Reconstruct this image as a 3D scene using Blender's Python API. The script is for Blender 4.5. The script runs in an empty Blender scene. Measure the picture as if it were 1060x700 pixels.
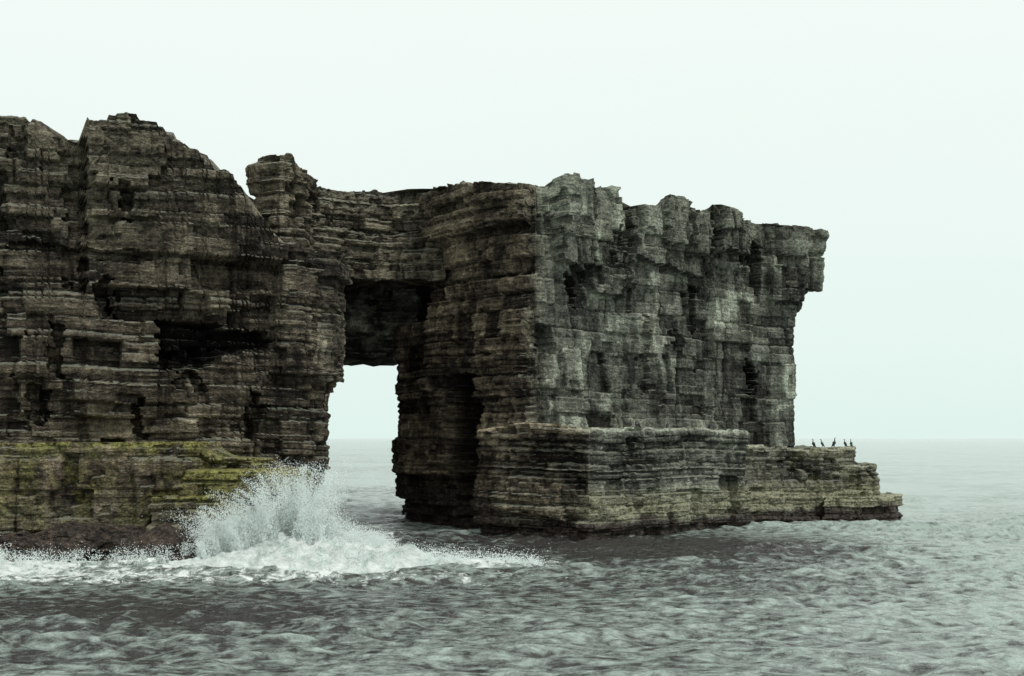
import bpy, math, random
import numpy as np
from mathutils import Vector
from mathutils.bvhtree import BVHTree

random.seed(7)
scene = bpy.context.scene
scene.view_settings.view_transform = 'Standard'
scene.view_settings.look = 'None'
scene.view_settings.exposure = 0

# ------------------------------------------------------------------ noise
M32 = 0xffffffff
def ihash(ix, iy, iz, seed=0):
    ix = np.asarray(ix).astype(np.int64); iy = np.asarray(iy).astype(np.int64); iz = np.asarray(iz).astype(np.int64)
    n = (ix*374761393 + iy*668265263 + iz*1442695041 + seed*974634777) & M32
    n = ((n ^ (n >> 13)) * 1274126177) & M32
    n = ((n ^ (n >> 16)) * 2246822519) & M32
    n = n ^ (n >> 15)
    return (n & 0xffffff) / float(0xffffff)

def vnoise(x, y, z, seed=0):
    x, y, z = np.broadcast_arrays(np.asarray(x, float), np.asarray(y, float), np.asarray(z, float))
    ix = np.floor(x); iy = np.floor(y); iz = np.floor(z)
    fx = x-ix; fy = y-iy; fz = z-iz
    fx = fx*fx*(3-2*fx); fy = fy*fy*(3-2*fy); fz = fz*fz*(3-2*fz)
    r = 0
    for a in (0, 1):
        wa = fx if a else 1-fx
        for b in (0, 1):
            wb = fy if b else 1-fy
            for c in (0, 1):
                wc = fz if c else 1-fz
                r = r + wa*wb*wc*ihash(ix+a, iy+b, iz+c, seed)
    return r*2-1

def fbm(x, y, z, seed=0, octv=4, gain=.5):
    r = 0; a = 1; t = 0
    for i in range(octv):
        r = r + a*vnoise(x, y, z, seed+i*17); t += a
        x = x*2.03; y = y*2.03; z = z*2.03; a *= gain
    return r/t

def blocks(S, Z, seed, bh, jw, shift=1.0):
    rs = np.random.RandomState(seed)
    zb = -6+np.cumsum(bh*rs.uniform(.35, 1.75, int(60/bh)+14))
    sb = -60+np.cumsum(jw*rs.uniform(.3, 1.9, int(520/jw)+24))
    bi = np.clip(np.searchsorted(zb, Z), 1, len(zb)-1)
    sh = ihash(bi, bi*0, bi*0, seed+3)*jw*3*shift
    T = S+sh
    si = np.clip(np.searchsorted(sb, T), 1, len(sb)-1)
    v = ihash(bi, si, bi*0, seed+9)
    ez = np.minimum(Z-zb[bi-1], zb[bi]-Z)
    es = np.minimum(T-sb[si-1], sb[si]-T)
    cs = .5*(sb[si-1]+sb[si])-sh
    cz = .5*(zb[bi-1]+zb[bi])
    return v, ez, es, cs, cz, bi

def sstep(a, b, x):
    t = np.clip((x-a)/(b-a), 0, 1)
    return t*t*(3-2*t)

# ------------------------------------------------------------------ mesh helpers
def mesh_from(name, V, F, attrs=None, smooth=False, mat=None):
    me = bpy.data.meshes.new(name)
    F = np.asarray(F, dtype=np.int32)
    k = F.shape[1]
    me.vertices.add(len(V)); me.vertices.foreach_set('co', np.asarray(V, dtype=np.float32).ravel())
    me.loops.add(F.size); me.loops.foreach_set('vertex_index', F.ravel())
    me.polygons.add(len(F))
    me.polygons.foreach_set('loop_start', np.arange(0, F.size, k, dtype=np.int32))
    try:
        me.polygons.foreach_set('loop_total', np.full(len(F), k, dtype=np.int32))
    except Exception:
        pass
    me.update(calc_edges=True)
    me.polygons.foreach_set('use_smooth', np.full(len(F), smooth))
    if attrs:
        for n, a in attrs.items():
            at = me.attributes.new(n, 'FLOAT', 'POINT')
            at.data.foreach_set('value', np.asarray(a, dtype=np.float32).ravel())
    ob = bpy.data.objects.new(name, me)
    scene.collection.objects.link(ob)
    if mat: me.materials.append(mat)
    return ob

class Build:
    def __init__(self): self.V=[]; self.F=[]; self.A={'blk':[], 'warm':[], 'moss':[]}; self.n=0
    def add(self, V, F, blk, warm, moss):
        self.V.append(V); self.F.append(F+self.n); self.n += len(V)
        self.A['blk'].append(blk); self.A['warm'].append(warm); self.A['moss'].append(moss)
    def make(self, name, mat):
        return mesh_from(name, np.concatenate(self.V), np.concatenate(self.F),
                         {k: np.concatenate(v) for k, v in self.A.items()}, mat=mat)

def strata_mass(B, poly, ztop, z0, seed=1, ds=.16, dz=.11, A0=.5, A1=.7, A2=.45, A3=.2, A4=.16,
                b1=(3.2, 4.0), b2=(1.1, 1.6), b3=(.42, .7), feats=(), crest=.5, crestw=1.2,
                jag=.5, moss=0.0, warm=None, batter=0.0, missing=.1, slab=0.0, slabmin=0.0, capn=.25, quant=0.0, rim=0.0):
    pts = [(p[0], p[1]) for p in poly]; fine = [p[2] for p in poly]
    area = sum(pts[i][0]*pts[(i+1)%len(pts)][1]-pts[(i+1)%len(pts)][0]*pts[i][1] for i in range(len(pts)))
    if area < 0:
        pts = pts[::-1]; fine = fine[::-1]; fine = fine[1:]+fine[:1]
    P = []
    for i, p in enumerate(pts):
        q = pts[(i+1) % len(pts)]
        L = math.hypot(q[0]-p[0], q[1]-p[1]); st = ds if fine[i] else ds*6
        n = max(2, int(L/st))
        for k in range(n):
            t = k/n; P.append((p[0]+(q[0]-p[0])*t, p[1]+(q[1]-p[1])*t))
    P = np.array(P); N = len(P)
    seg = np.hypot(*(np.roll(P, -1, 0)-P).T)
    s = np.concatenate([[0], np.cumsum(seg)[:-1]])
    T = np.roll(P, -1, 0)-np.roll(P, 1, 0); T /= np.linalg.norm(T, axis=1)[:, None]
    nr = np.stack([T[:, 1], -T[:, 0]], 1)
    def smooth_n(nr, k):
        for _ in range(k):
            nr = (np.roll(nr, 1, 0)+nr*1.5+np.roll(nr, -1, 0)); nr = nr/np.linalg.norm(nr, axis=1)[:, None]
        return nr
    nr = smooth_n(nr, 14); nw = smooth_n(nr, 50)
    def zt_q(x, y):
        z = ztop(x, y)
        if quant:
            zz = z+.5*quant*fbm(x*.5, y*.5, 1.7, seed+90, 2)
            z = .85*np.round(zz/quant)*quant+.15*z
        return z
    zt0 = zt_q(P[:, 0], P[:, 1])
    v, _, _, cs, _, _ = blocks(s, s*0+5, seed+50, 1.0, 1.1)
    v2, _, _, _, _, _ = blocks(s, s*0+9, seed+51, 1.0, 3.6)
    zt = zt0+(v-.5)*jag+(v2-.5)*jag*1.1+.14*fbm(P[:, 0]*1.8, P[:, 1]*1.8, 0, seed)*min(1, jag*2)
    nz = int((zt0.max()-z0)/dz)+2
    U = np.linspace(0, 1, nz)[None, :]
    def rep(q): return np.repeat(q[:, None], nz, 1)
    S = rep(s); X = rep(P[:, 0]); Y = rep(P[:, 1]); NX = rep(nr[:, 0]); NY = rep(nr[:, 1]); WX = rep(nw[:, 0])
    Zt = rep(zt)
    Z = z0+(Zt-z0)*U
    cn = .35*fbm(X*.4, Y*.4, Z*.35, seed+2, 3)
    w = np.maximum(slab*sstep(-.25, .35, WX+cn), slabmin)
    Sw = S+.7*fbm(X*.3, Y*.3, Z*.3, seed+4, 3)+.07*vnoise(X*3, Y*3, Z*3, seed+5)
    Zw = Z+.40*fbm(X*.09, Y*.09, Z*.07, seed+6, 2)+.03*vnoise(X*2, Y*2, Z*2, seed+7)+.014*X
    a, ez1, es1, _, _, _ = blocks(Sw, Zw, seed+11, *b1)
    b, ez2, es2, cs2, cz2, bi2 = blocks(Sw, Zw, seed+12, *b2)
    c, ez3, es3, _, _, bi3 = blocks(Sw, Zw, seed+13, *b3)
    fb, ezf, _, _, _, bif = blocks(Sw, Zw, seed+14, .26, 6.0)
    bedh = ihash(bif, bif*0, bif*0, seed+20)
    bedm = ihash(bi2, bi2*0, bi2*0, seed+21)
    Q = A1*(a-.5)+A2*(b-.5)+A3*(c-.5)+A4*(bedh-.5)+A4*.8*(fb-.5)+A2*.4*(bedm-.5)
    Q -= np.where((b < missing), A2*1.0, 0)
    Q -= np.where((c < missing*1.1), A3*1.0, 0)
    cr1 = (1-sstep(.02, .18, np.minimum(ez1, es1)))*(.5+.5*a)
    cr2 = (1-sstep(.01, .14, np.minimum(ez2, es2)))*(.3+.7*b)
    cr3 = (1-sstep(.0, .08, np.minimum(ez3, es3)))*c
    Q -= .34*cr1*min(1, A1*2)+.26*cr2*min(1, A2*3)+.08*cr3*min(1, A3*5)
    blk = .45*b+.35*c+.2*bedh
    if slab or slabmin:
        d0, e0z, e0s, _, _, _ = blocks(Sw, Zw+.5, seed+41, 8.0, 3.6, .5)
        d1, e1z, e1s, cs1, cz1, _ = blocks(Sw+.16*(Zw-10), Zw, seed+42, 3.1, 1.9)
        d2, e2z, e2s, _, _, _ = blocks(Sw, Zw, seed+43, 1.25, 1.35)
        R = .55*(d0-.5)+.36*(d1-.5)+.08*(d2-.5)+.03*(bedh-.5)+.03*(c-.5)
        R -= np.where(d1 < .09, .45, 0)+np.where(d2 < .10, .16, 0)
        R -= .50*(1-sstep(.03, .22, e0s))*(.4+.6*d0)+.15*(1-sstep(.02, .15, e0z))
        R -= .30*(1-sstep(.02, .15, e1s))*d1+.14*(1-sstep(.01, .13, e1z))*d1+.08*(1-sstep(.01, .12, np.minimum(e2z, e2s)))*d2
        Q = Q*(1-w)+R*w
        blk = blk*(1-w)+w*(.4*d1+.35*d2+.25*d0)
    O = A0*2*fbm(X*.09, Y*.09, Z*.07, seed+30, 3)+Q
    O += .08*fbm(X*1.1, Y*1.1, Z*2.0, seed+31, 3)
    hx = np.interp(cs2, s, P[:, 0])
    mx = .6*hx+.4*X; mz = .65*cz2+.35*(Z)
    jn1 = .36*fbm(X*.9, Y*.9, Z*.9, seed+61, 3)+.25*(c-.5); jn2 = .36*fbm(X*.9, Y*.9, Z*.9, seed+62, 3)+.7*(c-.5)
    for ft in feats:
        x0, x1, f0, f1, dep = ft[:5]
        if len(ft) > 5:
            wz = Z+jn1+(ft[5]*(X-x0)); wx = X+jn2
            inside = (wx > x0) & (wx < x1) & (wz > f0) & (wz < f1) & (NY < .45)
        else:
            inside = (mx > x0) & (mx < x1) & (mz > f0) & (mz < f1) & (NY < .45)
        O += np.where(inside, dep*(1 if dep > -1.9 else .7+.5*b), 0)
        if dep < -1.9: blk = blk-np.where(inside, .75, 0)      # shade painted into the rock tone inside the deep hollows
    top = Zt-Z
    O -= crest*np.clip(1-top/crestw, 0, 1)**2*(.3+1.2*b)
    O += batter*(Zt-Z)/10.0
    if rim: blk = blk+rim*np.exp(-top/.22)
    PX = X+NX*O; PY = Y+NY*O
    V = np.stack([PX, PY, Z], -1)
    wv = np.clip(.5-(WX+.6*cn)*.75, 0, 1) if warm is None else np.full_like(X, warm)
    idx = np.arange(N*nz).reshape(N, nz)
    i0 = idx; i1 = np.roll(idx, -1, 0)
    F = np.stack([i0[:, :-1], i1[:, :-1], i1[:, 1:], i0[:, 1:]], -1).reshape(-1, 4)
    ms = moss*np.clip(.26+.95*np.exp(-top/.5)+.5*fbm(X*.22, Y*.22, Z*.3, seed+93, 2)+.30*np.clip((X+34)/14, 0, 1), 0, 1.3)
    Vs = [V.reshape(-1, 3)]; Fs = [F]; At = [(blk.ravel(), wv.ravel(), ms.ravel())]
    n = N*nz
    for endrow in (nz-1, 0):
        ring = V[:, endrow, :]
        cx, cy = ring[:, 0].mean(), ring[:, 1].mean()
        prev = idx[:, endrow]
        for kk, f in enumerate((.985, .97, .95, .92, .88, .82, .7, .5, .25, .02)):
            x = cx+(ring[:, 0]-cx)*f; y = cy+(ring[:, 1]-cy)*f
            if endrow:
                zz = zt_q(x, y)+capn*fbm(x*.6, y*.6, 0, seed+70, 3)*min(1, jag*2)
                ww = min(1, (kk+1)/3); zz = zz*ww+(ring[:, 2])*(1-ww)
            else:
                zz = ring[:, 2]+.8*fbm(x*.4, y*.4, 3.3, seed+71, 3)*(1 if z0 > 2 else 0)
            Vs.append(np.stack([x, y, zz], 1)); cur = n+np.arange(N); n += N
            F = np.stack([prev, np.roll(prev, -1), np.roll(cur, -1), cur], -1)
            if not endrow: F = F[:, ::-1]
            Fs.append(F)
            At.append((.5+.5*vnoise(x, y, 0, 3), np.full(N, .5 if warm is None else warm), np.full(N, moss*1.2)))
            prev = cur
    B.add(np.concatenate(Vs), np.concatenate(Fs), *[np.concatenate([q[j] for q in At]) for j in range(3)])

def prof(*pairs):
    xs = np.array([p[0] for p in pairs]); zs = np.array([p[1] for p in pairs])
    return lambda x, y: np.interp(x, xs, zs)

# ------------------------------------------------------------------ materials
def new_mat(name):
    m = bpy.data.materials.new(name); m.use_nodes = True
    nt = m.node_tree; nt.nodes.clear()
    return m, nt
class NB:
    def __init__(s, nt): s.nt = nt
    def n(s, t, **k):
        nd = s.nt.nodes.new(t)
        for a, v in k.items(): setattr(nd, a, v)
        return nd
    def link(s, a, b): s.nt.links.new(a, b)
    def put(s, sock, v):
        if isinstance(v, bpy.types.NodeSocket): s.link(v, sock)
        elif isinstance(v, (tuple, list)) and len(v) == 3 and sock.type == 'RGBA': sock.default_value = (*v, 1)
        else: sock.default_value = v
    def math(s, op, a, b=0.0, clamp=False):
        nd = s.n('ShaderNodeMath', operation=op, use_clamp=clamp); s.put(nd.inputs[0], a); s.put(nd.inputs[1], b); return nd.outputs[0]
    def mix(s, f, a, b, mode='MIX'):
        nd = s.n('ShaderNodeMix', data_type='RGBA', blend_type=mode)
        s.put(nd.inputs[0], f); s.put(nd.inputs[6], a); s.put(nd.inputs[7], b); return nd.outputs[2]
    def vmul(s, v, k):
        nd = s.n('ShaderNodeVectorMath', operation='MULTIPLY'); s.put(nd.inputs[0], v); nd.inputs[1].default_value = k; return nd.outputs[0]
    def noise(s, v, scale, detail=4, rough=.55, dist=0.0):
        nd = s.n('ShaderNodeTexNoise'); s.put(nd.inputs['Vector'], v); nd.inputs['Scale'].default_value = scale
        nd.inputs['Detail'].default_value = detail; nd.inputs['Roughness'].default_value = rough; nd.inputs['Distortion'].default_value = dist
        return nd.outputs['Fac']
    def rng(s, v, a, b, c=0.0, d=1.0):
        nd = s.n('ShaderNodeMapRange', clamp=True); s.put(nd.inputs[0], v)
        for i, q in enumerate((a, b, c, d)): nd.inputs[i+1].default_value = q
        return nd.outputs[0]
    def attr(s, n): return s.n('ShaderNodeAttribute', attribute_name=n).outputs['Fac']

def rock_material(name):
    m, nt = new_mat(name); b = NB(nt)
    geo = b.n('ShaderNodeNewGeometry'); pos = geo.outputs['Position']
    sx = b.n('ShaderNodeSeparateXYZ'); b.link(pos, sx.inputs[0]); z = sx.outputs[2]
    nx = b.n('ShaderNodeSeparateXYZ'); b.link(geo.outputs['Normal'], nx.inputs[0]); nz = nx.outputs[2]
    warm = b.attr('warm'); moss = b.attr('moss')
    strata = b.noise(b.vmul(pos, (.22, .22, 2.6)), 1.6, 4, .65)
    fine = b.noise(b.vmul(pos, (1, 1, 1.4)), 2.2, 5, .75)
    stain = b.noise(b.vmul(pos, (1, 1, .13)), .9, 4, .65)
    large = b.noise(pos, .17, 3, .6)
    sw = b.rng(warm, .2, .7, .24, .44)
    v = b.math('ADD', b.math('MULTIPLY', b.math('SUBTRACT', strata, .5), sw), b.math('MULTIPLY', b.math('SUBTRACT', fine, .5), .58))
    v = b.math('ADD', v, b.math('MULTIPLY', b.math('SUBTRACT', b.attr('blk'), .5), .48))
    v = b.math('ADD', v, b.math('MULTIPLY', b.math('SUBTRACT', large, .5), .50))
    v = b.math('ADD', v, b.math('MULTIPLY', b.math('SUBTRACT', stain, .5), .44))
    v = b.math('ADD', v, b.rng(warm, .2, .85, .51, .465))
    ramp = b.n('ShaderNodeValToRGB'); b.link(v, ramp.inputs[0]); cr = ramp.color_ramp
    cr.elements[0].position = .28; cr.elements[0].color = (.009, .0085, .0085, 1)
    cr.elements[1].position = .78; cr.elements[1].color = (.42, .42, .37, 1)
    for p, c in ((.40, (.031, .029, .027)), (.50, (.080, .077, .070)), (.62, (.165, .162, .145))):
        e = cr.elements.new(p); e.color = (*c, 1)
    col = ramp.outputs[0]
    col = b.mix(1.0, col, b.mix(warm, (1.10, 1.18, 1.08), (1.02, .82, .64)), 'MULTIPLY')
    pale = b.math('MULTIPLY', b.rng(b.noise(b.vmul(pos, (1, 1, .35)), 1.0, 5, .75), .60, .70, 0, .5), b.rng(z, 4, 12))
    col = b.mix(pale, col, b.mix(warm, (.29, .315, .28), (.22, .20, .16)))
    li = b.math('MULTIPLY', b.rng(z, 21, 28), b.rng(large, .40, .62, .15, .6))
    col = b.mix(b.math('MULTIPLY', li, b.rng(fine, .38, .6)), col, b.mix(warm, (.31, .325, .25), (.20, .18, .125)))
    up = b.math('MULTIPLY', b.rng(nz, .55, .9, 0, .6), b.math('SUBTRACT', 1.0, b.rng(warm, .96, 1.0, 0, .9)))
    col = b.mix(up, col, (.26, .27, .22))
    mo = b.math('MULTIPLY', moss, b.rng(b.math('ADD', b.noise(b.vmul(pos, (1, 1, .7)), .5, 5, .75), b.math('MULTIPLY', moss, .13)), .50, .64), True)
    mc = b.mix(b.rng(fine, .38, .6), (.038, .038, .015), (.29, .275, .09))
    col = b.mix(mo, col, mc)
    wob = b.math('ADD', z, b.math('MULTIPLY', b.math('SUBTRACT', b.noise(b.vmul(pos, (1, 1, .5)), .35, 4, .65), .5), 3.0))
    band = b.math('MULTIPLY', b.rng(wob, 1.0, 1.6), b.rng(wob, 4.0, 2.9))
    bandf = b.math('MULTIPLY', band, b.rng(fine, .36, .6, .10, .85))
    col = b.mix(b.math('MULTIPLY', bandf, b.math('SUBTRACT', 1.0, b.math('MULTIPLY', b.rng(warm, .5, .8), .8), True)), col, (.36, .35, .23))
    low = b.rng(b.math('SUBTRACT', wob, b.rng(warm, .96, 1.0, 0, 2.2)), 1.5, .9, 0, .93)
    col = b.mix(low, col, b.mix(b.rng(fine, .4, .66), (.011, .009, .009), (.105, .078, .063)))
    col = b.mix(1.0, col, b.mix(b.rng(b.noise(pos, 10, 1, .8), .3, .7), (.6, .6, .6), (1.42, 1.42, 1.42)), 'MULTIPLY')
    bsdf = b.n('ShaderNodeBsdfPrincipled'); b.link(col, bsdf.inputs['Base Color'])
    b.put(bsdf.inputs['Roughness'], b.rng(wob, .5, 3, .45, .95)); bsdf.inputs['Specular IOR Level'].default_value = .2
    bp = b.n('ShaderNodeBump'); b.link(b.noise(b.vmul(pos, (1, 1, 1.8)), 2.6, 3, .70), bp.inputs['Height']); bp.inputs['Distance'].default_value = .5; bp.inputs['Strength'].default_value = .8
    b.link(bp.outputs[0], bsdf.inputs['Normal'])
    out = b.n('ShaderNodeOutputMaterial'); b.link(bsdf.outputs[0], out.inputs[0])
    return m
rock = rock_material('flagstone_rock')

def simple_mat(name, col, rough=.6, col2=None, scale=20):
    m, nt = new_mat(name); b = NB(nt)
    bs = b.n('ShaderNodeBsdfPrincipled'); bs.inputs['Roughness'].default_value = rough
    g = b.n('ShaderNodeNewGeometry')
    c = b.mix(b.rng(b.noise(g.outputs['Position'], scale, 3), .35, .65), col, col2 or col)
    b.link(c, bs.inputs['Base Color'])
    out = b.n('ShaderNodeOutputMaterial'); b.link(bs.outputs[0], out.inputs[0]); return m

# ------------------------------------------------------------------ headland with arch
H = Build()
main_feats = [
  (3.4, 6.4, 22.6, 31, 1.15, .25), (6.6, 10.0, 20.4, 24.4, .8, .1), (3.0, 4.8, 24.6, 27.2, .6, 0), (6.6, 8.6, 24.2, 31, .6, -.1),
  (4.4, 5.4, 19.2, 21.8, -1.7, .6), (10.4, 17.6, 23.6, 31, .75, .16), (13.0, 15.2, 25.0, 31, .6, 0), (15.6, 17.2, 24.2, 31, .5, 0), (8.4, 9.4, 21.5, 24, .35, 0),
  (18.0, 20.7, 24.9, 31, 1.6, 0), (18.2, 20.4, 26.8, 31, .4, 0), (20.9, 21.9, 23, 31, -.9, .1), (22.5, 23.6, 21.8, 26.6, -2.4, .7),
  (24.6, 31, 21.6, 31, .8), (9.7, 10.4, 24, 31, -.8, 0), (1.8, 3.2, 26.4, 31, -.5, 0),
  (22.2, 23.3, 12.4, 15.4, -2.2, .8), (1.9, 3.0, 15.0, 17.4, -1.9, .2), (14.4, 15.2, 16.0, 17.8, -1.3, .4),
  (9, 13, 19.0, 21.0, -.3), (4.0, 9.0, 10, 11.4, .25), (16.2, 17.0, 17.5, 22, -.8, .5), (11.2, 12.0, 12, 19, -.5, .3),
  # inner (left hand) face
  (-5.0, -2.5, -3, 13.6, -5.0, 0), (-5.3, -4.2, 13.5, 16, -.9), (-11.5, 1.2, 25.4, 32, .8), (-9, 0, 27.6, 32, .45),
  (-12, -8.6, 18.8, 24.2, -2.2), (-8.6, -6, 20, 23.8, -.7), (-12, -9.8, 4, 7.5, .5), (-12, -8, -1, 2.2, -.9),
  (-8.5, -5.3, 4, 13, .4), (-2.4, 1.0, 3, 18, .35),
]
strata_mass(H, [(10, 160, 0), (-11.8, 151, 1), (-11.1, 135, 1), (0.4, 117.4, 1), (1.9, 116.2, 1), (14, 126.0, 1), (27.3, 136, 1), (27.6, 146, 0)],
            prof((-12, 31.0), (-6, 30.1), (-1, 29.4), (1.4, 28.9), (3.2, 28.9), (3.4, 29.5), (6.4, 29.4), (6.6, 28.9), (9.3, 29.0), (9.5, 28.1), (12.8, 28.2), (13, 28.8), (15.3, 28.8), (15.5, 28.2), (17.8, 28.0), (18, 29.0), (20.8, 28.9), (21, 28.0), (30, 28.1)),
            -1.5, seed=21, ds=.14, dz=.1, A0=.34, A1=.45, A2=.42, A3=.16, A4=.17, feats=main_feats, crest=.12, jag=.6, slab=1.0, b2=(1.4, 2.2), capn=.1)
strata_mass(H, [(24, 145, 0), (23.4, 134.4, 1), (27.2, 135.0, 1), (30.2, 136.8, 1), (30.4, 143, 1)],
            prof((20, 28.2), (31, 27.8)), 22.6, seed=33, A0=.15, A1=.5, A2=.5, A3=.2, A4=.14, crest=.15, jag=.5, batter=-.7, b2=(1.3, 1.8), slab=.8,
            feats=[(20, 32, 27.1, 29, .3, 0), (20, 32, 25.2, 25.7, -.35, 0)])
strata_mass(H, [(24, 145, 0), (25.6, 135.8, 1), (27.2, 135.9, 1), (28.5, 137.2, 1), (28.6, 143, 1)],
            prof((20, 22.9), (31, 22.9)), 20.3, seed=34, A0=.1, A1=.4, A2=.4, A3=.2, A4=.14, crest=0, jag=.2, batter=-1.6, b2=(1.3, 1.8), slab=.6)
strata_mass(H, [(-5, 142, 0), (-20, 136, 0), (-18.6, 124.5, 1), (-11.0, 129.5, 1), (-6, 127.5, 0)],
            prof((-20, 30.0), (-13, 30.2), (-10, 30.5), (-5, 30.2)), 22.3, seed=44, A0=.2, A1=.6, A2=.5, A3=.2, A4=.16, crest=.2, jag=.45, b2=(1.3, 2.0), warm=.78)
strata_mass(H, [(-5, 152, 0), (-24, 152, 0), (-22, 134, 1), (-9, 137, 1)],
            prof((-24, 29.5), (-5, 29.8)), 16.0, seed=45, ds=.2, dz=.16, A0=.2, A1=.7, A2=.5, A3=.22, A4=.2, jag=.4)
led = [(6.5, 9, 3.5, 5, -.4), (14, 16, 0, 4, -.5), (18.6, 19.4, 0, 5, -1.0), (-3, 22, .8, 3.4, .35), (-4, 22, 7.6, 10, .3), (9.5, 10.2, 2, 8, -.5, 0)]
strata_mass(H, [(20, 137, 0), (-3, 124.5, 0), (-2.6, 116.9, 1), (6.0, 111.2, 1), (13.5, 118.6, 1), (20.9, 126.2, 1)],
            prof((-3, 8.5), (0, 9.0), (3, 9.1), (6, 8.75), (20, 8.75)), -1.5, seed=52, A0=.16, A1=.36, A2=.34, A3=.16, A4=.22, feats=led,
            crest=.12, crestw=.5, jag=.18, b2=(1.0, 2.4), batter=.35, slab=.45, rim=.9)
for poly, zt, sd in [
    ([(27, 147, 0), (19, 133, 0), (19.6, 126.9, 1), (27.6, 133.6, 1), (33.6, 138.8, 1), (34, 144, 1)], prof((19, 7.3), (27, 7.0), (34, 7.1)), 61),
    ([(29, 148, 0), (27.2, 134.6, 1), (34, 138.0, 1), (35.9, 139.6, 1), (36, 145, 1)], prof((27, 5.2), (36, 5.4)), 62),
    ([(30, 149, 0), (29.5, 134.5, 1), (36.5, 138.6, 1), (38.5, 140.6, 1), (38.3, 146, 1)], prof((27, 2.4), (38, 2.2)), 63)]:
    strata_mass(H, poly, zt, -1.5, seed=sd, A0=.2, A1=.6, A2=.5, A3=.2, A4=.18, crest=.15, crestw=.6, jag=.3, b2=(1.0, 2.0), warm=.35, batter=.4, moss=.25, slab=.3, rim=.6)
headland = H.make('rock_headland_with_sea_arch', rock)

# ------------------------------------------------------------------ near cliff
C = Build()
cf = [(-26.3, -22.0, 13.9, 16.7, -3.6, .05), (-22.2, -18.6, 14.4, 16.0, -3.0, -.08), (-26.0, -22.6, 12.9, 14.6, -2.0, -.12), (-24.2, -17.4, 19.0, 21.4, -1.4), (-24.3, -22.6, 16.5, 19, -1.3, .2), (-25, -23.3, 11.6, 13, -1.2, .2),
      (-18.2, -14, 12.5, 23.5, .8), (-16.4, -14, 11.8, 13.5, .4), (-32.4, -31.2, 19, 33, -1.2, .3), (-37.5, -36.6, 18, 28, -1.0, .2),
      (-30.6, -26, 24, 29, .8), (-29, -28.2, 24, 27, -1.2, .3), (-22, -18, 21.4, 25, .9), (-36, -33.5, 12, 16, .8), (-33.4, -32.6, 12.5, 16.5, -1.6, .5),
      (-20, -19.3, 8, 11.5, -1.5, .4), (-40, -28, 16.2, 17.0, -.9), (-21, -17, 9.5, 11, .4), (-34.6, -33.8, 9, 12, -1.4, .3), (-30, -29.3, 17.4, 20, -1.4, .5), (-21.5, -20.6, 16.8, 19, .6),
      (-31, -26.5, 9.5, 12.5, .7), (-27.8, -27.2, 8, 11, -1.5, .2), (-36, -27, 21.5, 22.2, -.8, .06), (-29, -18, 17.4, 18.9, .6, -.04)]
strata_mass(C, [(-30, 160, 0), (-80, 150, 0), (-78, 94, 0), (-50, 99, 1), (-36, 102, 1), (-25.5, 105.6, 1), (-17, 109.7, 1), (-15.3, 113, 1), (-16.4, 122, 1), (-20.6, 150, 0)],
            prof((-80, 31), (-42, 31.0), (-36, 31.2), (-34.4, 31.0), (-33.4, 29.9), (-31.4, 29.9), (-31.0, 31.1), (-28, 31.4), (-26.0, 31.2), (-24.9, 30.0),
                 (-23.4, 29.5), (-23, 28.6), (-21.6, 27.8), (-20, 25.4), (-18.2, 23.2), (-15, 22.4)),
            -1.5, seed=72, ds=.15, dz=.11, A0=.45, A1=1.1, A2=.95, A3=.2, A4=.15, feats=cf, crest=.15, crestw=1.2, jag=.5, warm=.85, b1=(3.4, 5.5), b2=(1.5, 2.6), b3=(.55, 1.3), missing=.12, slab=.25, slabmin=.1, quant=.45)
strata_mass(C, [(-18, 123, 0), (-21.6, 121, 1), (-21.1, 115.4, 1), (-18.6, 114.0, 1), (-16.7, 115.2, 1), (-17.0, 121, 1)],
            prof((-22, 29.9), (-20.8, 30.0), (-20.4, 30.6), (-17.8, 30.7), (-17.4, 29.8), (-15, 29.4)), 14, seed=83, A0=.12, A1=.5, A2=.5, A3=.2, A4=.28, crest=.0, crestw=.8, jag=.2,
            warm=.85, b1=(2, 2.5), b2=(1.0, 1.7), feats=[(-23, -14, 28.6, 29.7, .25), (-23, -14, 26.2, 27.6, -.3)], capn=.1)
strata_mass(C, [(-15.5, 119, 0), (-17.2, 117, 0), (-17.2, 111.0, 1), (-13.9, 112.2, 1), (-13.7, 117, 1)],
            prof((-18, 22.7), (-13, 22.5)), 12.6, seed=91, A0=.12, A1=.4, A2=.4, A3=.14, A4=.1, crest=.0, jag=.15, warm=.66, b1=(2.4, 3), b2=(2.0, 2.2), slabmin=.5,
            feats=[(-20, -10, 20.7, 23, .6, 0), (-20, -10, 17.8, 18.3, -.4, 0)], capn=.05)
cliff = C.make('layered_sea_cliff', rock)

L = Build()
strata_mass(L, [(-30, 112, 0), (-70, 105, 0), (-60, 93, 1), (-36, 95.6, 1), (-23.0, 97.4, 1), (-22.4, 100.5, 1), (-22, 110, 0)],
            prof((-70, 7.6), (-36, 7.6), (-22, 7.7)), -1, seed=101, A0=.3, A1=.6, A2=.5, A3=.2, A4=.12, crest=.1, crestw=.5, jag=.12, moss=.84, warm=.95, batter=.3, b2=(1.6, 2.6), slabmin=.4, capn=.05)
strata_mass(L, [(-18, 112, 0), (-24, 110, 0), (-23.6, 98.0, 1), (-17.8, 99.6, 1), (-15.4, 101.6, 1), (-15.6, 110, 1)],
            prof((-24, 5.8), (-15, 5.7)), -1, seed=102, A0=.25, A1=.5, A2=.45, A3=.2, A4=.16, crest=.15, crestw=.5, jag=.2, moss=1.15, warm=.8, batter=.4, b2=(1.5, 2.0), capn=.1)
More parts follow.
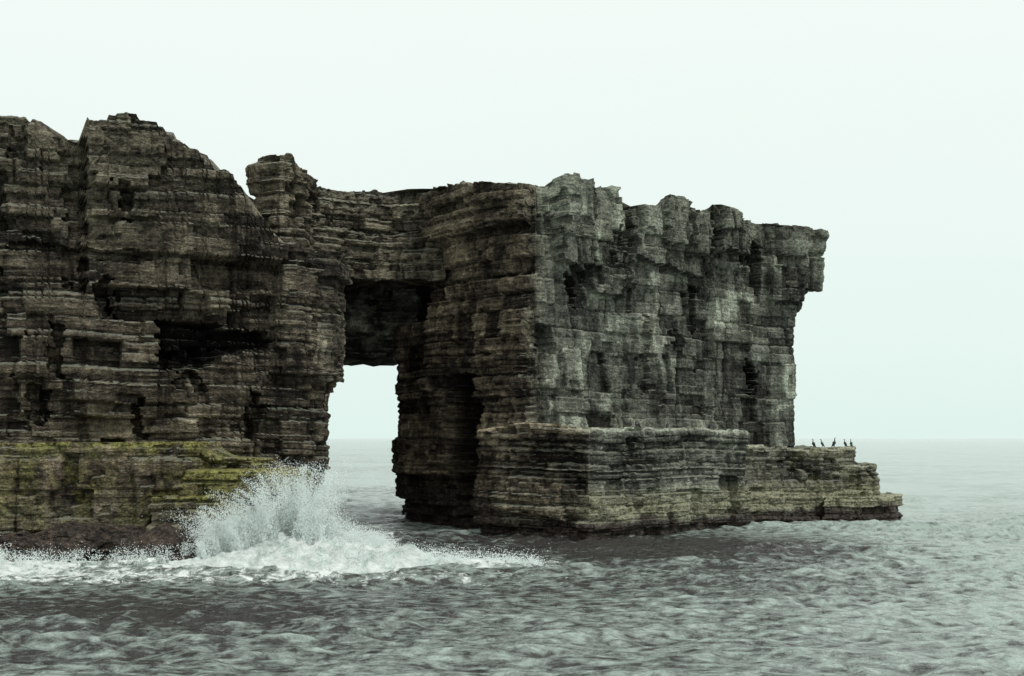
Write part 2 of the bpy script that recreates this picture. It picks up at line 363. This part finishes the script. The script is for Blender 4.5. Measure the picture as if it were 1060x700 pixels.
strata_mass(L, [(-18, 110, 0), (-25, 108, 0), (-24.4, 95.8, 1), (-19.0, 97.2, 1), (-16.6, 100.0, 1), (-16.8, 108, 1)],
            prof((-25, 3.9), (-20, 4.0), (-19.8, 3.0), (-16, 2.8)), -1, seed=105, A0=.3, A1=.5, A2=.45, A3=.2, A4=.16, crest=.1, crestw=.5, jag=.3, moss=1.0, warm=.85, batter=.5, b2=(1.1, 2.0), capn=.1)
strata_mass(L, [(-20, 112, 0), (-24, 110, 0), (-23.4, 100.4, 1), (-19.4, 102, 1), (-17.6, 103.8, 1), (-17.8, 110, 1)],
            prof((-24, 7.2), (-21.4, 7.1), (-21.2, 6.6), (-19, 6.5), (-17, 6.3)), 4, seed=103, A0=.2, A1=.4, A2=.4, A3=.2, A4=.2, crest=.1, crestw=.5, jag=.35, moss=.7, warm=.8, batter=.4, b2=(.6, 1.5), capn=.1)
strata_mass(L, [(-25, 104, 0), (-70, 100, 0), (-66, 86, 1), (-44, 90.4, 1), (-35, 92.0, 1), (-29, 93.2, 1), (-24.5, 91.4, 1), (-20.5, 92.2, 1), (-19.0, 95, 1), (-19, 103, 1)],
            lambda x, y: np.clip(.5+(y-91)*.22+.8*fbm(x*.3, y*.45, 0, 5, 4), .1, 2.4), -1.2, seed=104, ds=.15, A0=.8, A1=1.0, A2=.8, A3=.3, A4=.2,
            crest=.6, crestw=.8, jag=.9, warm=1.0, batter=1.5, capn=1.3)
ledge = L.make('mossy_rock_ledge', rock)

# ------------------------------------------------------------------ sea
def axis(segs):
    out = [segs[0][0]]
    for a, b_, st0, st1 in segs:
        x = a
        while x < b_:
            t = (x-a)/(b_-a); st = st0*(st1/st0)**t
            x += st; out.append(min(x, b_))
    return np.unique(np.array(out))
ys = axis([(10, 44, 2.0, .3), (44, 130, .15, .42), (130, 260, .42, 2.5), (260, 12000, 2.5, 900)])
xp = axis([(0, 45, .17, .26), (45, 120, .3, 3), (120, 9000, 3, 900)])
xs = np.concatenate([-xp[::-1][:-1], xp])
gx, gy = np.meshgrid(xs, ys, indexing='ij')
sp = np.maximum(np.gradient(ys)[None, :]*np.ones_like(gx), np.gradient(xs)[:, None]*np.ones_like(gx))
rs = np.random.RandomState(5)
zsea = np.zeros_like(gx); dxs = np.zeros_like(gx); dys = np.zeros_like(gx)
wx = gx+1.6*vnoise(gx*.09, gy*.09, 0, 1); wy = gy+1.6*vnoise(gx*.09, gy*.09, 7, 2)
amod = .8+.7*vnoise(gx*.05, gy*.07, 2, 9)
for i in range(60):
    lam = .7*(14)**(rs.rand()**1.25); th = math.radians(-95+rs.normal()*28)
    k = 2*math.pi/lam; A = .0125*lam**.72*rs.uniform(.5, 1.4)
    ph = rs.rand()*6.28
    fade = 1-sstep(lam*.25, lam*.5, sp)
    c_, s_ = math.cos(th), math.sin(th)
    q = k*(wx*c_+wy*s_)+ph
    A = A*fade*amod
    zsea += A*np.cos(q); dxs -= .85*A*c_*np.sin(q); dys -= .85*A*s_*np.sin(q)
def g(x0, y0, rx, ry, p=2): return np.exp(-(np.abs((gx-x0)/rx)**p+np.abs((gy-y0)/ry)**p))
swell = zsea.copy()
tb = fbm(gx*.8, gy*.8, 0, 13, 5, .6); tb2 = fbm(gx*.3, gy*.3, 4, 14, 3)
crest_y = 88.6+.6*tb2
hump = 1.2*np.exp(-((gy-crest_y)/1.6)**2)*np.interp(gx, [-24, -19, -14, -8, -2, 2, 5], [0, .5, .9, .7, .3, .15, 0])
hump += 1.3*g(-15, 92.0, 5, 2.2)+1.2*g(-37, 86.6, 4.5, 2.3)
zsea += hump*(1+.9*tb)
foam = 1.3*np.exp(-((gy-crest_y+.3)/2.1)**2)*np.interp(gx, [-22, -19, -8, -2, 2, 4], [0, .9, 1, .7, .4, 0])
foam += 1.5*g(-14.5, 92, 6.2, 4)+1.6*g(-37.5, 86.6, 7.5, 3.6)+.95*g(-29, 90.2, 6, 1.7)+.85*g(-12, 108, 3.4, 18)+.45*g(-24, 83, 18, 5)+.38*g(-5, 98, 8, 8)
foam += .5*g(-40, 79, 14, 6)+.3*g(30, 133, 12, 1.5)+.25*g(-6, 80, 10, 4)
zsea += .16*tb*np.clip(foam, 0, 1)
lace_refl = .53+.32*fbm(gx*.05, gy*.06, 3, 77, 4)+.55*sstep(8, 34, gx)+.35*sstep(125, 240, gy)+.5*swell
lace_refl -= 1.1*g(10, 105, 18, 14)+.65*g(-17, 66, 12, 8)+.30*g(6, 76, 20, 7)  # first patch paints the headland's dark reflection into the water colour
V = np.stack([gx+dxs, gy+dys, zsea], -1).reshape(-1, 3)
nX, nY = gx.shape
idx = np.arange(nX*nY).reshape(nX, nY)
F = np.stack([idx[:-1, :-1], idx[1:, :-1], idx[1:, 1:], idx[:-1, 1:]], -1).reshape(-1, 4)
m, nt = new_mat('sea_water'); b = NB(nt)
geo = b.n('ShaderNodeNewGeometry'); pos = geo.outputs['Position']
foamf = b.attr('foam')
n1 = b.noise(b.vmul(pos, (1, 1.3, 1)), 1.8, 4, .64, .2)
bp = b.n('ShaderNodeBump'); b.link(n1, bp.inputs['Height']); bp.inputs['Distance'].default_value = .40; bp.inputs['Strength'].default_value = 1.0
w = b.n('ShaderNodeBsdfPrincipled')
rip = b.noise(b.vmul(pos, (.55, .9, 1)), 1.7, 5, .68, .35)
rp2 = b.math('ADD', rip, b.math('MULTIPLY', b.math('SUBTRACT', b.attr('lace_refl'), .55), .26))
wc = b.mix(b.rng(rp2, .37, .64), (.036, .033, .031), (.38, .455, .415))
b.put(w.inputs['Base Color'], wc); w.inputs['Roughness'].default_value = .10; w.inputs['IOR'].default_value = 1.34
b.link(bp.outputs[0], w.inputs['Normal'])
fo = b.n('ShaderNodeBsdfDiffuse')
fn = b.noise(b.vmul(pos, (1, .8, 1.5)), 1.3, 6, .74, .4)
b.put(fo.inputs[0], b.mix(b.rng(fn, .35, .58), (.50, .60, .56), (.90, .94, .92)))
bp2 = b.n('ShaderNodeBump'); b.link(fn, bp2.inputs['Height']); bp2.inputs['Distance'].default_value = .5; b.link(bp2.outputs[0], fo.inputs['Normal'])
ff = b.rng(b.math('ADD', foamf, b.math('MULTIPLY', b.math('SUBTRACT', fn, .5), 2.6)), .42, .72)
ff = b.math('MULTIPLY', ff, b.rng(foamf, .02, .2))
ms = b.n('ShaderNodeMixShader'); b.link(ff, ms.inputs[0]); b.link(w.outputs[0], ms.inputs[1]); b.link(fo.outputs[0], ms.inputs[2])
out = b.n('ShaderNodeOutputMaterial'); b.link(ms.outputs[0], out.inputs[0])
sea = mesh_from('sea', V, F, {'foam': foam, 'lace_refl': lace_refl}, smooth=True, mat=m)

# ------------------------------------------------------------------ spray
def tetra_cloud(name, C, R, mat):
    n = len(C); rs = np.random.RandomState(3)
    base = np.array([[1, 1, 1], [1, -1, -1], [-1, 1, -1], [-1, -1, 1]])/1.73
    a = rs.rand(n, 3)*6.28
    ca, sa = np.cos(a), np.sin(a)
    Rz = np.zeros((n, 3, 3)); Rz[:, 0, 0] = ca[:, 0]; Rz[:, 0, 1] = -sa[:, 0]; Rz[:, 1, 0] = sa[:, 0]; Rz[:, 1, 1] = ca[:, 0]; Rz[:, 2, 2] = 1
    Rx = np.zeros((n, 3, 3)); Rx[:, 0, 0] = 1; Rx[:, 1, 1] = ca[:, 1]; Rx[:, 1, 2] = -sa[:, 1]; Rx[:, 2, 1] = sa[:, 1]; Rx[:, 2, 2] = ca[:, 1]
    MM = Rz @ Rx
    V = np.einsum('nij,kj->nki', MM, base)*R[:, None, None]+C[:, None, :]
    F = (np.arange(n)[:, None, None]*4+np.array([[0, 1, 2], [0, 3, 1], [0, 2, 3], [1, 3, 2]])[None]).reshape(-1, 3)
    return mesh_from(name, V.reshape(-1, 3), F, mat=mat)
sm, nt = new_mat('spray_droplets'); b = NB(nt)
d = b.n('ShaderNodeBsdfDiffuse'); d.inputs[0].default_value = (.93, .96, .95, 1)
t = b.n('ShaderNodeBsdfTranslucent'); t.inputs[0].default_value = (.93, .97, .96, 1)
mx = b.n('ShaderNodeMixShader'); mx.inputs[0].default_value = .5; b.link(d.outputs[0], mx.inputs[1]); b.link(t.outputs[0], mx.inputs[2])
out = b.n('ShaderNodeOutputMaterial'); b.link(mx.outputs[0], out.inputs[0])
def spray(xr, Hx, Hz, yc, njets, per, seed, lean=-.06, soft=1.0):
    rs = np.random.RandomState(seed); Cs = []; Rs = []
    for j in range(njets):
        x0 = rs.uniform(*xr); h = np.interp(x0, Hx, Hz)*rs.uniform(.25, 1.0)**.8; y0 = yc+rs.normal()*1.1
        lx = (rs.normal()*.35+lean)*h; ly = rs.normal()*.25*h
        n = int(per*(.4+h/4)); t = rs.rand(n)**1.1*rs.uniform(.8, 1.12)
        z = .1+h*(1.9*t-.9*t*t)
        sg = (.08+.36*t*rs.uniform(.12, 1.4))*soft
        wob = .2*np.sin(t*6+j)
        Cs.append(np.stack([x0+lx*t+wob*t+rs.normal(size=n)*sg, y0+ly*t+rs.normal(size=n)*sg, z+rs.normal(size=n)*sg*.6], 1))
        Rs.append(rs.uniform(.015, .060, n)*(1.15-.5*t))
    return np.concatenate(Cs), np.concatenate(Rs)
a1 = spray((-21.0, -8), [-21, -20, -18.5, -16.5, -15.2, -13.9, -12.9, -11.9, -10.5, -8], [1.6, 3.0, 3.3, 4.0, 5.8, 6.9, 5.4, 3.0, 2.0, 1.3], 92.6, 300, 430, 1, lean=.02)
a2 = spray((-12, 2), [-12, -9, 2], [1.9, 1.4, .4], 88.8, 130, 140, 2)
a3 = spray((-42, -31), [-42, -38, -34.5, -32], [3.5, 3.5, 2.6, 1.2], 87.4, 170, 260, 4)
a4 = spray((-32, -21), [-32, -21], [.7, 1.1], 89.8, 80, 90, 6)
CC = np.concatenate([a1[0], a2[0], a3[0], a4[0]]); RR = np.concatenate([a1[1], a2[1], a3[1], a4[1]])
CC[:, 2] = np.maximum(CC[:, 2], .05)
tetra_cloud('breaking_wave_spray', CC, RR, sm)

# ------------------------------------------------------------------ cormorants
black = simple_mat('cormorant_plumage', (.012, .014, .014), .5, (.03, .03, .028), 30)
def cormorant_mesh(neck=.0, head=.0):
    me = bpy.data.meshes.new('cormorant_skeleton')
    v = [(0, 0, .30), (.05, 0, .40), (.085, 0, .50), (.09+neck, 0, .60), (.075+neck, 0, .68), (.10+neck+head, 0, .735), (.15+neck+head, 0, .74), (.22+neck+head, 0, .735),
         (-.06, 0, .22), (-.14, 0, .13), (-.23, 0, .04),
         (.0, .05, .20), (.02, .055, .09), (.02, .055, .015), (.08, .06, .012),
         (.0, -.05, .20), (.02, -.055, .09), (.02, -.055, .015), (.08, -.06, .012),
         (0.02, .085, .36), (-.08, .08, .20), (-.17, .04, .10), (0.02, -.085, .36), (-.08, -.08, .20), (-.17, -.04, .10)]
    e = [(0, 1), (1, 2), (2, 3), (3, 4), (4, 5), (5, 6), (6, 7), (0, 8), (8, 9), (9, 10), (8, 11), (11, 12), (12, 13), (13, 14), (8, 15), (15, 16), (16, 17), (17, 18),
         (1, 19), (19, 20), (20, 21), (1, 22), (22, 23), (23, 24)]
    r = [.105, .09, .055, .034, .03, .036, .022, .008, .085, .045, .02, .04, .014, .012, .014, .04, .014, .012, .014, .04, .035, .015, .04, .035, .015]
    me.from_pydata(v, e, [])
    ob = bpy.data.objects.new('tmp', me); scene.collection.objects.link(ob)
    sk = ob.modifiers.new('s', 'SKIN'); sk.use_smooth_shade = True
    for i, q in enumerate(me.skin_vertices[0].data):
        q.radius = (r[i], r[i]); q.use_root = (i == 0)
    ob.modifiers.new('ss', 'SUBSURF').levels = 1
    dg = bpy.context.evaluated_depsgraph_get()
    nm = bpy.data.meshes.new_from_object(ob.evaluated_get(dg)); nm.name = 'cormorant_body'
    nm.materials.clear(); nm.materials.append(black)
    bpy.data.objects.remove(ob); return nm
cms = [cormorant_mesh(), cormorant_mesh(.03, .02), cormorant_mesh(-.02, .01)]
Vc = np.concatenate(H.V); pp = np.concatenate(H.F)
Fc = Vc[pp].mean(1)
sel = (Fc[:, 2] > 4) & (Fc[:, 2] < 10)
bvh = BVHTree.FromPolygons([tuple(v) for v in Vc], pp[sel].tolist())
birds = [(29.5, 139.0, 200, 1.2), (30.3, 138.8, 160, 1.1), (31.5, 139.2, 20, 1.3), (32.8, 139.9, 190, 1.1), (33.3, 139.6, 100, 1.05),
         (9.6, 115.6, 30, 1.0), (10.4, 116.4, 190, .9), (17.1, 123.2, 10, 1.0), (18.4, 124.6, 200, 1.0), (13.0, 119.0, 60, .85)]
for i, (x, y, r, s_) in enumerate(birds):
    hit = bvh.ray_cast(Vector((x, y, 9.9)), Vector((0, 0, -1)))
    if hit[0] is None: continue
    o = bpy.data.objects.new('cormorant', cms[i % 3]); scene.collection.objects.link(o)
    o.location = hit[0]-Vector((0, 0, .01)); o.rotation_euler = (0, 0, math.radians(r)); o.scale = (s_,)*3

# ------------------------------------------------------------------ sky and light
SUN_EL, SUN_AZ = math.radians(55), math.radians(128)   # azimuth clockwise from +Y: right, behind the camera
wd = bpy.data.worlds.new('World'); scene.world = wd; wd.use_nodes = True
nt = wd.node_tree; nt.nodes.clear(); b = NB(nt)
sky = b.n('ShaderNodeTexSky', sky_type='NISHITA'); sky.sun_disc = False
sky.sun_elevation = SUN_EL; sky.sun_rotation = SUN_AZ; sky.dust_density = 3
tc = b.n('ShaderNodeTexCoord'); sp_ = b.n('ShaderNodeSeparateXYZ'); b.link(tc.outputs['Generated'], sp_.inputs[0])
cl = b.mix(b.rng(sp_.outputs[2], 0.0, .30), (7.6, 9.3, 8.75), (9.3, 10.0, 9.55))
cl = b.mix(b.rng(b.noise(b.vmul(tc.outputs['Generated'], (1, 1, 4)), 1.6, 4), .35, .7, 0, .25), cl, (9.8, 10.2, 9.9))
skyc = b.mix(.95, sky.outputs[0], cl)
bg = b.n('ShaderNodeBackground'); b.link(skyc, bg.inputs[0]); bg.inputs[1].default_value = .1
out = b.n('ShaderNodeOutputWorld'); b.link(bg.outputs[0], out.inputs[0])
ld = bpy.data.lights.new('sun', 'SUN'); ld.energy = 1.5; ld.angle = math.radians(10); ld.color = (1, .97, .92)
lo = bpy.data.objects.new('sun', ld); scene.collection.objects.link(lo)
dirv = Vector((math.sin(SUN_AZ)*math.cos(SUN_EL), math.cos(SUN_AZ)*math.cos(SUN_EL), math.sin(SUN_EL)))
lo.rotation_euler = dirv.to_track_quat('Z', 'Y').to_euler()

cam = bpy.data.cameras.new('camera'); co = bpy.data.objects.new('camera', cam); scene.collection.objects.link(co)
co.location = (0, 0, 8); co.rotation_euler = (math.radians(90), 0, 0)
cam.lens = 50; cam.sensor_width = 36; cam.shift_y = 103/1060; cam.clip_end = 20000; cam.clip_start = .5
scene.camera = co
